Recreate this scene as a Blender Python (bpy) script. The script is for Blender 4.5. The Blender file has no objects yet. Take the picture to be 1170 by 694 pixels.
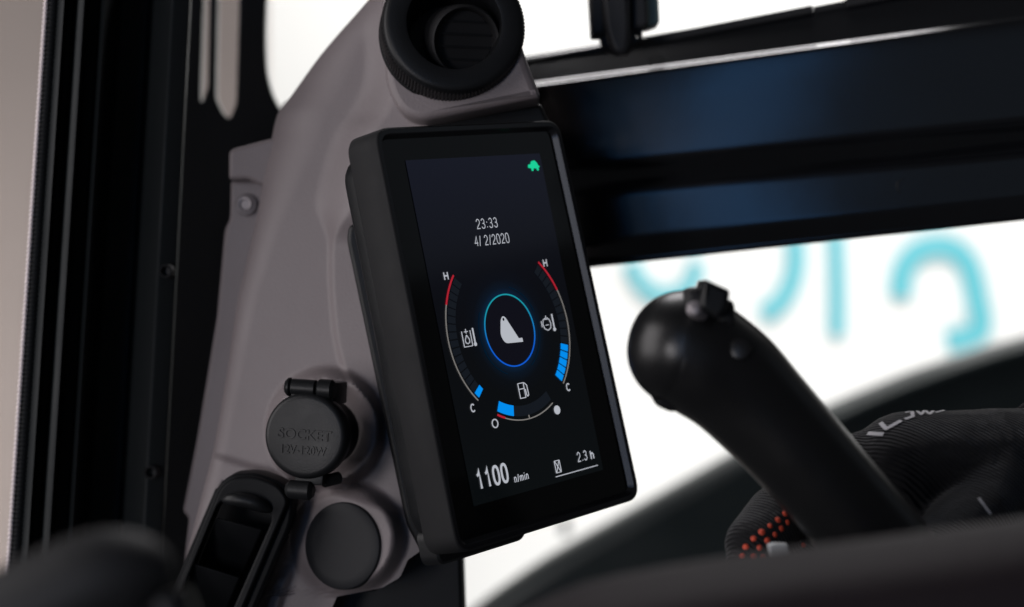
import bpy, bmesh, math, random
from mathutils import Vector, Matrix
from mathutils.bvhtree import BVHTree
random.seed(7)
sc = bpy.context.scene
COL = sc.collection
F = 1900.0; CX, CY = 585.0, 347.0; CAMZ = 1.2

# ------------------------------------------------------------------ helpers
def pt(px, py, d):
    """a point seen at (px,py) standing d metres in front of the camera (camera looks along +Y)"""
    return Vector(((px-CX)/F*d, d, CAMZ+(CY-py)/F*d))
def cv(x, y, z):            # vector: right, down, forward -> world
    return Vector((x, z, -y))
def lerp(a, b, t): return a+(b-a)*t
def sstep(a, b, x):
    t = max(0.0, min(1.0, (x-a)/(b-a))); return t*t*(3-2*t)
def interp(tab, x):
    if x <= tab[0][0]: return tab[0][1]
    for (x0, y0), (x1, y1) in zip(tab, tab[1:]):
        if x <= x1: return lerp(y0, y1, (x-x0)/(x1-x0))
    return tab[-1][1]
def sinterp(tab, x):        # smooth (Catmull-Rom) version
    n = len(tab)
    if x <= tab[0][0]: return tab[0][1]
    if x >= tab[-1][0]: return tab[-1][1]
    for i in range(n-1):
        if x <= tab[i+1][0]:
            x0, y0 = tab[i]; x1, y1 = tab[i+1]
            m0 = (y1-y0)/(x1-x0) if i == 0 else (y1-tab[i-1][1])/(x1-tab[i-1][0])
            m1 = (y1-y0)/(x1-x0) if i == n-2 else (tab[i+2][1]-y0)/(tab[i+2][0]-x0)
            h = x1-x0; t = (x-x0)/h
            return (2*t**3-3*t*t+1)*y0+(t**3-2*t*t+t)*h*m0+(-2*t**3+3*t*t)*y1+(t**3-t*t)*h*m1

def empty(name, loc, label, cat, group=None):
    o = bpy.data.objects.new(name, None); COL.objects.link(o); o.location = loc
    o.empty_display_size = .02
    o['label'] = label; o['category'] = cat
    if group: o['group'] = group
    return o
def link(name, me, mat, parent=None, smooth=35):
    o = bpy.data.objects.new(name, me); COL.objects.link(o)
    if mat is not None:
        me.materials.clear(); me.materials.append(mat)
    if smooth:
        for p in me.polygons: p.use_smooth = True
        me.set_sharp_from_angle(angle=math.radians(smooth))
    if parent:
        o.parent = parent
        loc = Vector(parent.location); q = parent.parent
        while q: loc += Vector(q.location); q = q.parent
        o.matrix_parent_inverse = Matrix.Translation(-loc)
    return o
def bm_link(name, bm, mat, parent=None, smooth=35, normals=True):
    if normals: bmesh.ops.recalc_face_normals(bm, faces=bm.faces[:])
    me = bpy.data.meshes.new(name); bm.to_mesh(me); bm.free()
    return link(name, me, mat, parent, smooth)
def tag(o, label, cat, group=None):
    o['label'] = label; o['category'] = cat
    if group: o['group'] = group
    return o

def fillet(poly, r, n=5):
    """round the corners of a closed polygon; r one number or one per corner"""
    out = []; N = len(poly)
    for i in range(N):
        p = Vector(poly[i]); a = Vector(poly[i-1]); b = Vector(poly[(i+1) % N])
        rr = r[i] if isinstance(r, (list, tuple)) else r
        u = (a-p); v = (b-p)
        k = min(rr, u.length*.48, v.length*.48)
        if k < 1e-9: out.append(tuple(p)); continue
        A = p+u.normalized()*k; B = p+v.normalized()*k
        for j in range(n+1):
            t = j/n
            out.append(tuple(A*(1-t)**2+p*2*t*(1-t)+B*t*t))
    return out
def curve_plate(name, outline, holes, thick, bevel, res=2):
    """2D outline (metres) with holes -> solid plate centred on z=0"""
    cu = bpy.data.curves.new(name, 'CURVE'); cu.dimensions = '2D'; cu.fill_mode = 'BOTH'
    cu.extrude = max(thick/2-bevel, 0); cu.bevel_depth = bevel; cu.bevel_resolution = res; cu.offset = -bevel
    for loop in [outline]+list(holes):
        s = cu.splines.new('POLY'); s.points.add(len(loop)-1); s.use_cyclic_u = True
        for k, q in enumerate(loop): s.points[k].co = (q[0], q[1], 0, 1)
    o = bpy.data.objects.new(name, cu); COL.objects.link(o)
    dg = bpy.context.evaluated_depsgraph_get()
    me = bpy.data.meshes.new_from_object(o.evaluated_get(dg))
    bpy.data.objects.remove(o); bpy.data.curves.remove(cu)
    me.name = name
    return me
def plate(name, outline, depth, thick, mat, parent=None, holes=(), bevel=.001, r=0, slope=(0, 0), ref=None, smooth=35):
    """outline in photo pixels, standing at `depth`, solid `thick` metres away from the camera; slope = depth change per metre"""
    if r: outline = fillet(outline, r)
    m = lambda q: ((q[0]-CX)/F*depth, (CY-q[1])/F*depth)
    me = curve_plate(name, [m(q) for q in outline], [[m(q) for q in h] for h in holes], thick, bevel)
    rx, ry = m(ref) if ref else (0, 0)
    for v in me.vertices:
        x, y, z = v.co
        v.co = (x, depth+thick/2-z+(x-rx)*slope[0]+(y-ry)*slope[1], CAMZ+y)
    me.update()
    return link(name, me, mat, parent, smooth)
def frame_mat(origin, N, up):
    N = N.normalized(); U = up.cross(N).normalized(); V = N.cross(U)
    return Matrix(((U.x, V.x, N.x, origin.x), (U.y, V.y, N.y, origin.y), (U.z, V.z, N.z, origin.z), (0, 0, 0, 1)))
def lathe(name, prof, M, mat, parent=None, n=64, smooth=35, rmod=None):
    """prof: list of (radius, height along local z); rmod(k, i, r) may vary the radius"""
    bm = bmesh.new(); rings = []
    for i, (r, h) in enumerate(prof):
        if r < 1e-7: rings.append([bm.verts.new(M @ Vector((0, 0, h)))])
        else:
            ring = []
            for k in range(n):
                a = 2*math.pi*k/n; q = rmod(k, i, r) if rmod else r
                ring.append(bm.verts.new(M @ Vector((q*math.cos(a), q*math.sin(a), h))))
            rings.append(ring)
    for a, b in zip(rings, rings[1:]):
        for k in range(n):
            k2 = (k+1) % n
            f = [a[k % len(a)], a[k2 % len(a)], b[k2 % len(b)], b[k % len(b)]]
            u = []
            for v in f:
                if v not in u: u.append(v)
            if len(u) > 2: bm.faces.new(u)
    return bm_link(name, bm, mat, parent, smooth)
def prism(name, rings, M, mat, parent=None, caps=(True, True), smooth=35):
    """rings: list of (outline2d, z) all with the same vertex count"""
    bm = bmesh.new(); R = []
    for ol, z in rings: R.append([bm.verts.new(M @ Vector((q[0], q[1], z))) for q in ol])
    n = len(R[0])
    for a, b in zip(R, R[1:]):
        for k in range(n): bm.faces.new([a[k], a[(k+1) % n], b[(k+1) % n], b[k]])
    if caps[0]: bm.faces.new(R[0])
    if caps[1]: bm.faces.new(R[-1])
    return bm_link(name, bm, mat, parent, smooth)
def inset(poly, k):
    """shrink a convex CCW polygon by k"""
    out = []; n = len(poly)
    for i in range(n):
        p = Vector(poly[i]); a = Vector(poly[i-1]); b = Vector(poly[(i+1) % n])
        d1 = (p-a).normalized(); d2 = (b-p).normalized()
        n1 = Vector((-d1.y, d1.x)); n2 = Vector((-d2.y, d2.x)); m = (n1+n2).normalized()
        out.append(tuple(p+m*(k/max(.3, m.dot(n1)))))
    return out
def rquad(corners, r, k=0.0, n=6):
    """rounded quad (CCW corners), every side moved in by k"""
    q = inset(corners, k); return fillet(q, max(r-k, .0004), n)
def tube(name, pts, radii, mat, parent=None, n=16, flat=None, smooth=40, cap=True, up=Vector((0, 1, 0)), bm=None):
    """loft of circles (or ellipses: flat = factor along `up`) along pts"""
    own = bm is None
    if own: bm = bmesh.new()
    R = []; N = len(pts)
    for i, p in enumerate(pts):
        t = (pts[min(i+1, N-1)]-pts[max(i-1, 0)]).normalized()
        s = t.cross(up)
        if s.length < 1e-5: s = t.cross(Vector((1, 0, .3)))
        s.normalize(); w = s.cross(t).normalized()
        fl = flat[i] if isinstance(flat, (list, tuple)) else (flat or 1.0)
        R.append([bm.verts.new(p+s*radii[i]*math.cos(2*math.pi*k/n)+w*radii[i]*fl*math.sin(2*math.pi*k/n)) for k in range(n)])
    for a, b in zip(R, R[1:]):
        for k in range(n): bm.faces.new([a[k], a[(k+1) % n], b[(k+1) % n], b[k]])
    if cap: bm.faces.new(R[0]); bm.faces.new(R[-1])
    if own: return bm_link(name, bm, mat, parent, smooth)
def box8(name, P8, mat, parent=None, bevel=.001, seg=2):
    """P8: four front corners then four back corners (world)"""
    bm = bmesh.new(); v = [bm.verts.new(p) for p in P8]
    for f in ((0, 1, 2, 3), (7, 6, 5, 4), (0, 4, 5, 1), (1, 5, 6, 2), (2, 6, 7, 3), (3, 7, 4, 0)): bm.faces.new([v[i] for i in f])
    if bevel: bmesh.ops.bevel(bm, geom=bm.edges[:], offset=bevel, segments=seg, profile=.6, affect='EDGES')
    return bm_link(name, bm, mat, parent)
def pxbox(name, quad, d, thick, mat, parent=None, bevel=.001, seg=2, dd=(0, 0, 0, 0)):
    f = [pt(q[0], q[1], d+e) for q, e in zip(quad, dd)]
    return box8(name, f+[p+Vector((0, thick, 0)) for p in f], mat, parent, bevel, seg)

# ------------------------------------------------------------------ materials
def mat(name, col, rough=.5, spec=.5, metal=0, coat=0, bump=None, var=None, roughvar=None, emit=None, estr=1.0):
    m = bpy.data.materials.new(name); m.use_nodes = True
    nt = m.node_tree; b = nt.nodes['Principled BSDF']
    b.inputs['Base Color'].default_value = (*col, 1); b.inputs['Roughness'].default_value = rough
    b.inputs['Specular IOR Level'].default_value = spec; b.inputs['Metallic'].default_value = metal
    b.inputs['Coat Weight'].default_value = coat; b.inputs['Coat Roughness'].default_value = .08
    tc = nt.nodes.new('ShaderNodeTexCoord')
    if emit:
        b.inputs['Emission Color'].default_value = (*emit, 1); b.inputs['Emission Strength'].default_value = estr
    if var:                         # (scale, amount): mottled colour
        n = nt.nodes.new('ShaderNodeTexNoise'); n.inputs['Scale'].default_value = var[0]; n.inputs['Detail'].default_value = 5
        mx = nt.nodes.new('ShaderNodeMix'); mx.data_type = 'RGBA'
        mx.inputs[6].default_value = (*[c*(1-var[1]) for c in col], 1); mx.inputs[7].default_value = (*[min(1, c*(1+var[1])) for c in col], 1)
        nt.links.new(tc.outputs['Object'], n.inputs['Vector']); nt.links.new(n.outputs['Fac'], mx.inputs[0]); nt.links.new(mx.outputs[2], b.inputs['Base Color'])
    if roughvar:
        n = nt.nodes.new('ShaderNodeTexNoise'); n.inputs['Scale'].default_value = roughvar[0]; n.inputs['Detail'].default_value = 6
        mr = nt.nodes.new('ShaderNodeMapRange'); mr.inputs['From Min'].default_value = .3; mr.inputs['From Max'].default_value = .7
        mr.inputs['To Min'].default_value = rough-roughvar[1]; mr.inputs['To Max'].default_value = rough+roughvar[1]
        nt.links.new(tc.outputs['Object'], n.inputs['Vector']); nt.links.new(n.outputs['Fac'], mr.inputs['Value']); nt.links.new(mr.outputs['Result'], b.inputs['Roughness'])
    if bump:                        # (scale, strength, distance[, kind])
        if len(bump) > 3 and bump[3] == 'wave':
            n = nt.nodes.new('ShaderNodeTexWave'); n.inputs['Distortion'].default_value = 1.2; n.inputs['Detail'].default_value = 2; n.bands_direction = bump[4]
            out = n.outputs['Fac']
        elif len(bump) > 3 and bump[3] == 'voronoi':
            n = nt.nodes.new('ShaderNodeTexVoronoi'); out = n.outputs['Distance']
        else:
            n = nt.nodes.new('ShaderNodeTexNoise'); n.inputs['Detail'].default_value = 3; out = n.outputs['Fac']
        n.inputs['Scale'].default_value = bump[0]
        bp = nt.nodes.new('ShaderNodeBump'); bp.inputs['Strength'].default_value = bump[1]; bp.inputs['Distance'].default_value = bump[2]
        nt.links.new(tc.outputs['Object'], n.inputs['Vector']); nt.links.new(out, bp.inputs['Height']); nt.links.new(bp.outputs['Normal'], b.inputs['Normal'])
    return m
GREY = mat('grey_plastic', (.186, .159, .163), .5, .45, bump=(1000, .4, .0005), var=(14, .04), roughvar=(25, .05))
BLKP = mat('black_plastic', (.0075, .008, .009), .42, .28, bump=(1400, .3, .0003), roughvar=(40, .06))
SIDE = mat('charcoal_shell', (.012, .012, .013), .68, .25, bump=(1800, .3, .0002), roughvar=(60, .05))
RUBB = mat('black_rubber', (.013, .013, .014), .6, .35, bump=(500, .3, .0005))
GLOSS = mat('black_gloss_paint', (.006, .0065, .008), .14, .5, bump=(24, .02, .004), roughvar=(9, .03))
SATIN = mat('black_satin_paint', (.008, .0085, .010), .35, .4, bump=(60, .1, .002), roughvar=(16, .08))
GLASSB = mat('black_glass', (.0025, .003, .003), .10, .35, roughvar=(30, .03))
PLUG = mat('plug_plastic', (.0125, .0132, .0155), .55, .25, bump=(1500, .2, .0002))
STEEL = mat('screw_steel', (.22, .20, .21), .4, .5, metal=.3)
VINYL = mat('armrest_vinyl', (.0165, .012, .0138), .7, .2, bump=(260, .4, .0008), var=(20, .15))
KNIT = mat('black_knit', (.0065, .0065, .008), .85, .3, bump=(210, .6, .0018, 'wave', 'DIAGONAL'), var=(40, .3))
SLEEVE = mat('black_cuff', (.016, .016, .019), .9, .3, bump=(500, .8, .001, 'wave', 'X'))
ORANGE = mat('orange_grip', (.62, .075, .035), .55, .4)
TAGW = mat('white_plastic', (.45, .47, .48), .5, .4)
PRINT = mat('pale_print', (.55, .54, .56), .7, .3)
WALL = mat('white_backdrop', (.8, .8, .79), .8, .2, var=(2, .02))
CYAN = mat('cyan_lettering', (.13, .48, .55), .6, .3)
BEIGE = mat('beige_wall_paint', (.46, .40, .37), .8, .2, var=(3, .12))
PANEL = mat('dark_machine_paint', (.010, .015, .016), .4, .4, roughvar=(6, .1), var=(4, .3))
GREENP = mat('pale_green_plastic', (.20, .27, .25), .35, .5)
DARKBLUE = mat('grey_fitting', (.05, .06, .07), .5, .4)

BEZEL = mat('bezel_plastic', (.010, .010, .012), .24, .5)
VENTF = mat('vent_frame_plastic', (.006, .0065, .0075), .5, .10, roughvar=(40, .06))
VENTM = mat('vent_plastic', (.0055, .006, .007), .42, .3, bump=(1400, .3, .0003), roughvar=(40, .06))
LATM = mat('latch_plastic', (.028, .028, .030), .5, .4, bump=(900, .2, .0003))
JOYM = mat('grip_rubber', (.0070, .0070, .0075), .34, .42, bump=(1200, .25, .0003), roughvar=(60, .05))
PILM = mat('pillar_paint', (.013, .0155, .0165), .5, .14, roughvar=(20, .08), bump=(40, .1, .002))
SEALM = mat('seal_rubber', (.009, .010, .011), .5, .25)
EDGE = mat('seal_glint_pale', (.75, .66, .66), .5, .4)
nt = KNIT.node_tree; b = nt.nodes['Principled BSDF']; b.inputs['Sheen Weight'].default_value = .12; b.inputs['Sheen Roughness'].default_value = .35
tc_ = nt.nodes.new('ShaderNodeTexCoord'); n_ = nt.nodes.new('ShaderNodeTexNoise'); n_.inputs['Scale'].default_value = 48; n_.inputs['Distortion'].default_value = 1.5
b2 = nt.nodes.new('ShaderNodeBump'); b2.inputs['Strength'].default_value = .3; b2.inputs['Distance'].default_value = .006; b1 = [n for n in nt.nodes if n.type == 'BUMP' and n != b2][0]
nt.links.new(tc_.outputs['Object'], n_.inputs['Vector']); nt.links.new(n_.outputs['Fac'], b2.inputs['Height']); nt.links.new(b1.outputs['Normal'], b2.inputs['Normal']); nt.links.new(b2.outputs['Normal'], b.inputs['Normal'])
def emis(name, col, s=1.0):
    m = mat(name, (0, 0, 0), .3, .2, emit=col, estr=s); return m
E_WHITE = emis('ui_white', (.45, .47, .52), 1.0)
E_GREY = emis('ui_grey', (.20, .19, .18))
E_RED = emis('ui_red', (.42, .015, .03))
E_BLUE = emis('ui_blue', (.0, .26, .84))
E_DARK = emis('ui_dark_segment', (.0065, .0088, .013))
E_GREEN = emis('ui_green', (.01, .62, .31))
E_BLACK = emis('ui_black', (.004, .004, .008))

# ------------------------------------------------------------------ display pose (solved from the screen corners)
rv = Vector((-0.12036083, -0.83605552, -0.16808743)); T = Vector((-0.0020765, 0.00827105, 0.76491917))
Rm = Matrix.Rotation(rv.length, 3, rv.normalized())
U = cv(*Rm.col[0]); V = cv(*(-Rm.col[1])); N = cv(*(-Rm.col[2])); O = cv(*T)+Vector((0, 0, CAMZ))
MON = Matrix(((U.x, V.x, N.x, O.x), (U.y, V.y, N.y, O.y), (U.z, V.z, N.z, O.z), (0, 0, 0, 1)))
MONI = MON.inverted()
CAM = Vector((0, 0, CAMZ))
def scr(px, py, n=0.0):
    d = pt(px, py, 1.0)-CAM; o = MONI @ CAM; q = MONI.to_3x3() @ d
    t = (n-o.z)/q.z; return (o.x+q.x*t, o.y+q.y*t)

mm = lambda pts: [(x/1000, y/1000) for x, y in pts]
mon = empty('monitor', MON @ Vector((-.05, -.09, -.02)), 'black portrait touchscreen monitor showing gauges, clock and 1100 n/min', 'monitor')
OQ = mm([(-63.5, -95.5), (67.0, -95.5), (62.3, 93.2), (-63.5, 92.0)])     # CCW seen from the front
RR = .009
# outer shell: back ring -> side -> raised rim -> down to the glass recess
prism('housing', [(rquad(OQ, RR, .0030), -.0170), (rquad(OQ, RR, .0010), -.0170), (rquad(OQ, RR, .0), -.0155), (rquad(OQ, RR, .0), .0022),
                  (rquad(OQ, RR, .0003), .0027), (rquad(OQ, RR, .0009), .0030)], MON, SIDE, mon, caps=(True, False), smooth=50)
prism('bezel', [(rquad(OQ, RR, .0009), .0030), (rquad(OQ, RR, .0028), .0031), (rquad(OQ, RR, .0032), .0028), (rquad(OQ, RR, .0047), .0003), (rquad(OQ, RR, .0050), .0000)],
      MON, BEZEL, mon, caps=(False, False), smooth=14)
prism('glass', [(rquad(OQ, RR, .0049), -.002), (rquad(OQ, RR, .0049), .0002)], MON, GLASSB, mon, smooth=30)
BQ = mm([(-58.5, -88), (58, -88), (56, 86), (-58.5, 84)])
prism('back_case', [(rquad(BQ, .012, .004), -.030), (rquad(BQ, .012, .0015), -.0285), (rquad(BQ, .012, 0), -.026), (rquad(BQ, .012, 0), -.0168)], MON, BLKP, mon)
LQ = mm([(-56, -100.5), (2, -100.5), (11, -84), (-56, -84)])
prism('mount_block', [(rquad(LQ, .005, .001), -.029), (rquad(LQ, .005, 0), -.028), (rquad(LQ, .005, 0), -.018), (rquad(LQ, .005, .001), -.0171)], MON, BLKP, mon)

# display panel with its own screen picture (navy to grey-green, blue halo round the ring)
W2, H2 = .0917/2, .155/2
RC = (-.00036, -.00417)
def display_material():
    m = bpy.data.materials.new('display_panel'); m.use_nodes = True; nt = m.node_tree; b = nt.nodes['Principled BSDF']
    b.inputs['Base Color'].default_value = (.004, .004, .005, 1); b.inputs['Roughness'].default_value = .10; b.inputs['Specular IOR Level'].default_value = .35
    uv = nt.nodes.new('ShaderNodeUVMap'); uv.uv_map = 'panel'
    sep = nt.nodes.new('ShaderNodeSeparateXYZ'); nt.links.new(uv.outputs['UV'], sep.inputs[0])
    ramp = nt.nodes.new('ShaderNodeValToRGB'); nt.links.new(sep.outputs['Y'], ramp.inputs['Fac'])
    e = ramp.color_ramp.elements; e[0].position = 0; e[0].color = (.0019, .0029, .0033, 1); e[1].position = 1; e[1].color = (.0038, .0046, .0112, 1)
    k = e.new(.42); k.color = (.0018, .0023, .0032, 1); k = e.new(.7); k.color = (.0020, .0024, .0050, 1)
    # halo: distance from the ring centre in panel units (uv scaled to mm)
    sc1 = nt.nodes.new('ShaderNodeVectorMath'); sc1.operation = 'MULTIPLY'; sc1.inputs[1].default_value = (91.7, 155, 0)
    sb = nt.nodes.new('ShaderNodeVectorMath'); sb.operation = 'SUBTRACT'; sb.inputs[1].default_value = ((RC[0]+W2)*1000, (RC[1]+H2)*1000, 0)
    ln = nt.nodes.new('ShaderNodeVectorMath'); ln.operation = 'LENGTH'
    nt.links.new(uv.outputs['UV'], sc1.inputs[0]); nt.links.new(sc1.outputs[0], sb.inputs[0]); nt.links.new(sb.outputs[0], ln.inputs[0])
    hr = nt.nodes.new('ShaderNodeValToRGB'); mr = nt.nodes.new('ShaderNodeMapRange'); mr.inputs['From Max'].default_value = 30
    nt.links.new(ln.outputs['Value'], mr.inputs['Value']); nt.links.new(mr.outputs['Result'], hr.inputs['Fac'])
    h = hr.color_ramp.elements; h[0].position = 0; h[0].color = (0, 0, 0, 1); h[1].position = 1; h[1].color = (0, 0, 0, 1)
    for p_, c_ in ((.40, (0, 0, .001, 1)), (.545, (.0, .004, .014, 1)), (.565, (.0, .010, .032, 1)), (.66, (.0, .0035, .010, 1)), (.8, (.0, .0005, .0015, 1))):
        k = h.new(p_); k.color = c_
    ad = nt.nodes.new('ShaderNodeMix'); ad.data_type = 'RGBA'; ad.blend_type = 'ADD'; ad.inputs[0].default_value = 1
    nt.links.new(ramp.outputs['Color'], ad.inputs[6]); nt.links.new(hr.outputs['Color'], ad.inputs[7])
    nt.links.new(ad.outputs[2], b.inputs['Emission Color']); b.inputs['Emission Strength'].default_value = 1.0
    return m
bm = bmesh.new(); uvl = bm.loops.layers.uv.new('panel')
vs = [bm.verts.new(MON @ Vector((x, y, .0005))) for x, y in ((-W2, -H2), (W2, -H2), (W2, H2), (-W2, H2))]
f = bm.faces.new(vs)
for l, c in zip(f.loops, ((0, 0), (1, 0), (1, 1), (0, 1))): l[uvl].uv = c
disp = bm_link('display', bm, display_material(), mon, 0, normals=False)
ZU = .0009
def ui_mesh(name, loops, m, z=ZU, th=.0002):
    """flat filled shapes on the screen: each loop = (outline, holes), local metres"""
    bm = bmesh.new()
    for ol, holes in loops:
        me = curve_plate('t', ol, holes, th, 0); bm.from_mesh(me); bpy.data.meshes.remove(me)
    me = bpy.data.meshes.new(name); bm.to_mesh(me); bm.free()
    me.transform(MON @ Matrix.Translation((0, 0, z))); o = link(name, me, m, mon, 0); o.parent = disp
    return o
def arc_band(r0, r1, a0, a1, n=None, c=RC):
    n = n or max(2, int(abs(a1-a0)/2)); L = []
    for k in range(n+1):
        a = math.radians(lerp(a0, a1, k/n)); L.append((c[0]+r1*math.cos(a), c[1]+r1*math.sin(a)))
    for k in range(n, -1, -1):
        a = math.radians(lerp(a0, a1, k/n)); L.append((c[0]+r0*math.cos(a), c[1]+r0*math.sin(a)))
    return L
def circ(c, r, n=40): return [(c[0]+r*math.cos(2*math.pi*k/n), c[1]+r*math.sin(2*math.pi*k/n)) for k in range(n)]
def seg(a, b, w):
    a = Vector(a); b = Vector(b); d = (b-a).normalized(); s = Vector((-d.y, d.x))*w/2
    return [tuple(a+s), tuple(a-s), tuple(b-s), tuple(b+s)]
def poly_line(pts, w): return [(seg(a, b, w), []) for a, b in zip(pts, pts[1:])]
def text_mesh(s, align='LEFT', spacing=1.0):
    cu = bpy.data.curves.new('txt', 'FONT'); cu.body = s; cu.size = 1; cu.resolution_u = 6; cu.space_character = spacing
    o = bpy.data.objects.new('txt', cu); COL.objects.link(o)
    dg = bpy.context.evaluated_depsgraph_get(); me = bpy.data.meshes.new_from_object(o.evaluated_get(dg))
    bpy.data.objects.remove(o); bpy.data.curves.remove(cu); return me
def ui_text(name, s, x0, y0, w, h, m, bold=0.0, spacing=1.0, z=ZU):
    """text fitted into the box with its lower left at (x0,y0), w x h metres"""
    cu = bpy.data.curves.new('txt', 'FONT'); cu.body = s; cu.size = 1; cu.resolution_u = 6; cu.space_character = spacing; cu.offset = bold
    o = bpy.data.objects.new('txt', cu); COL.objects.link(o)
    dg = bpy.context.evaluated_depsgraph_get(); me = bpy.data.meshes.new_from_object(o.evaluated_get(dg))
    bpy.data.objects.remove(o); bpy.data.curves.remove(cu); me.name = name
    xs = [v.co.x for v in me.vertices]; ys = [v.co.y for v in me.vertices]
    sx = w/(max(xs)-min(xs)); sy = h/(max(ys)-min(ys))
    for v in me.vertices: v.co = MON @ Vector((x0+(v.co.x-min(xs))*sx, y0+(v.co.y-min(ys))*sy, z))
    ob = link(name, me, m, mon, 0); ob.parent = disp
    return ob
GLY = {}
def _arc(cx, cy, rx, ry, a0, a1, n=14):
    return [(cx+rx*math.cos(math.radians(lerp(a0, a1, i/n))), cy+ry*math.sin(math.radians(lerp(a0, a1, i/n)))) for i in range(n+1)]
GLY['0'] = (.56, [[(.28+.27*math.copysign(abs(math.cos(2*math.pi*i/36))**.82, math.cos(2*math.pi*i/36)), .5+.49*math.copysign(abs(math.sin(2*math.pi*i/36))**.82, math.sin(2*math.pi*i/36))) for i in range(37)]])
GLY['1'] = (.56, [[(.08, .74), (.20, .78), (.29, .86), (.33, .985), (.33, 0)]])
GLY['2'] = (.56, [_arc(.28, .70, .25, .285, 172, -32, 16)+[(.36, .42), (.12, .20), (.04, .03), (.54, .03)]])
GLY['3'] = (.56, [_arc(.27, .74, .23, .25, 165, -90, 14)[:-1]+[(.27, .52), (.20, .52)], [(.27, .52)]+_arc(.27, .265, .26, .26, 88, -165, 16)])
GLY['4'] = (.56, [[(.42, 0), (.42, .97), (.03, .30), (.56, .30)]])
GLY['/'] = (.30, [[(.02, -.02), (.28, 1.0)]])
GLY[':'] = (.22, [[(.11, .06), (.11, .18)], [(.11, .56), (.11, .68)]])
GLY['.'] = (.22, [[(.11, .0), (.11, .12)]])
GLY[' '] = (.16, [])
GLY['H'] = (.62, [[(.05, 0), (.05, 1)], [(.57, 0), (.57, 1)], [(.05, .52), (.57, .52)]])
GLY['C'] = (.66, [_arc(.33, .5, .30, .48, 42, 318, 22)])
GLY['n'] = (.50, [[(.05, 0), (.05, .70)], [(.05, .42)]+_arc(.25, .46, .20, .24, 170, 0, 10)+[(.45, 0)]])
GLY['h'] = (.50, [[(.05, 0), (.05, 1.0)], [(.05, .42)]+_arc(.25, .46, .20, .24, 170, 0, 10)+[(.45, 0)]])
GLY['m'] = (.78, [[(.05, 0), (.05, .70)], [(.05, .44)]+_arc(.22, .48, .17, .22, 170, 0, 8)+[(.39, 0)], [(.39, .44)]+_arc(.56, .48, .17, .22, 170, 0, 8)+[(.73, 0)]])
GLY['i'] = (.16, [[(.08, 0), (.08, .70)], [(.08, .88), (.08, 1.0)]])
def ui_stroke(name, txt, x0, y0, w, h, m, wt, z=ZU, gap=.12):
    """stroke lettering: lower left (x0,y0), total width w, height h, stroke width wt (metres)"""
    tot = sum(GLY[c][0] for c in txt)+gap*(len(txt)-1); sx = w/tot; L = []; cx = 0
    bm = bmesh.new()
    for c in txt:
        for pl in GLY[c][1]:
            P_ = [Vector((x0+(cx+x)*sx, y0+y*h)) for x, y in pl]
            closed = (P_[0]-P_[-1]).length < 1e-7
            A, B = [], []
            for i, p in enumerate(P_):
                a = P_[i-1] if i else (P_[-2] if closed else p); b = P_[i+1] if i < len(P_)-1 else (P_[1] if closed else p)
                d1 = (p-a).normalized() if (p-a).length > 1e-9 else (b-p).normalized(); d2 = (b-p).normalized() if (b-p).length > 1e-9 else d1
                n1 = Vector((-d1.y, d1.x)); n2 = Vector((-d2.y, d2.x)); mi = n1+n2
                mi = mi.normalized() if mi.length > .2 else n1
                q = mi*(wt/2/max(.45, mi.dot(n1))); A.append(p+q); B.append(p-q)
            va = [bm.verts.new(MON @ Vector((q.x, q.y, z))) for q in A]; vb = [bm.verts.new(MON @ Vector((q.x, q.y, z))) for q in B]
            for i in range(len(va)-1): bm.faces.new([vb[i], vb[i+1], va[i+1], va[i]])
        cx += GLY[c][0]+gap
    ob = bm_link(name, bm, m, mon, 0); ob.parent = disp
    return ob
k = .001
ui_stroke('clock_text', '23:33', -8.8*k, 43.9*k, 14.2*k, 4.5*k, E_WHITE, .42*k, gap=.24)
ui_stroke('date_text', '4/ 2/2020', -12.3*k, 36.1*k, 23.6*k, 4.6*k, E_WHITE, .42*k, gap=.24)
ui_stroke('speed_text', '1100', -41.0*k, -70.9*k, 20.0*k, 8.1*k, E_WHITE, 1.3*k, gap=.28)
ui_stroke('unit_text', 'n/min', -17.2*k, -72.2*k, 9.6*k, 3.3*k, E_WHITE, .50*k, gap=.24)
ui_stroke('hours_text', '2.3', 28.6*k, -70.8*k, 7.0*k, 4.4*k, E_WHITE, .50*k, gap=.22)
ui_stroke('hours_unit_text', 'h', 38.3*k, -71.1*k, 2.3*k, 3.9*k, E_WHITE, .8*k)
ui_mesh('hours_underline', [(seg((10.9*k, -74.7*k), (42.1*k, -74.7*k), .40*k), [])], E_WHITE)
for (x, y, s) in ((-36.5, 22.7, 'H'), (32.0, 22.8, 'H'), (-36.0, -37.1, 'C'), (30.8, -37.1, 'C')):
    ui_stroke('gauge_letter', s, x*k, y*k, 2.7*k, 3.4*k, E_WHITE, .66*k)
# ring with its two tones
R0 = 16.7*k
ui_mesh('centre_disc', [(circ(RC, 16*k), [])], E_BLACK, z=.0007)
mring = bpy.data.materials.new('ui_ring'); mring.use_nodes = True
nt = mring.node_tree; b = nt.nodes['Principled BSDF']; b.inputs['Base Color'].default_value = (0, 0, 0, 1)
ca = nt.nodes.new('ShaderNodeVertexColor'); ca.layer_name = 'tone'; nt.links.new(ca.outputs['Color'], b.inputs['Emission Color']); b.inputs['Emission Strength'].default_value = 1.0
ring = ui_mesh('centre_ring', [(circ(RC, R0+.30*k, 96), [circ(RC, R0-.30*k, 96)])], mring)
ca_l = ring.data.color_attributes.new('tone', 'FLOAT_COLOR', 'POINT')
for i, v in enumerate(ring.data.vertices):
    q = MONI @ v.co; t = sstep(-R0*.7, R0*.9, q.y-RC[1])
    ca_l.data[i].color = (lerp(.004, .01, t), lerp(.10, .30, t), lerp(.62, .36, t), 1)
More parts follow.
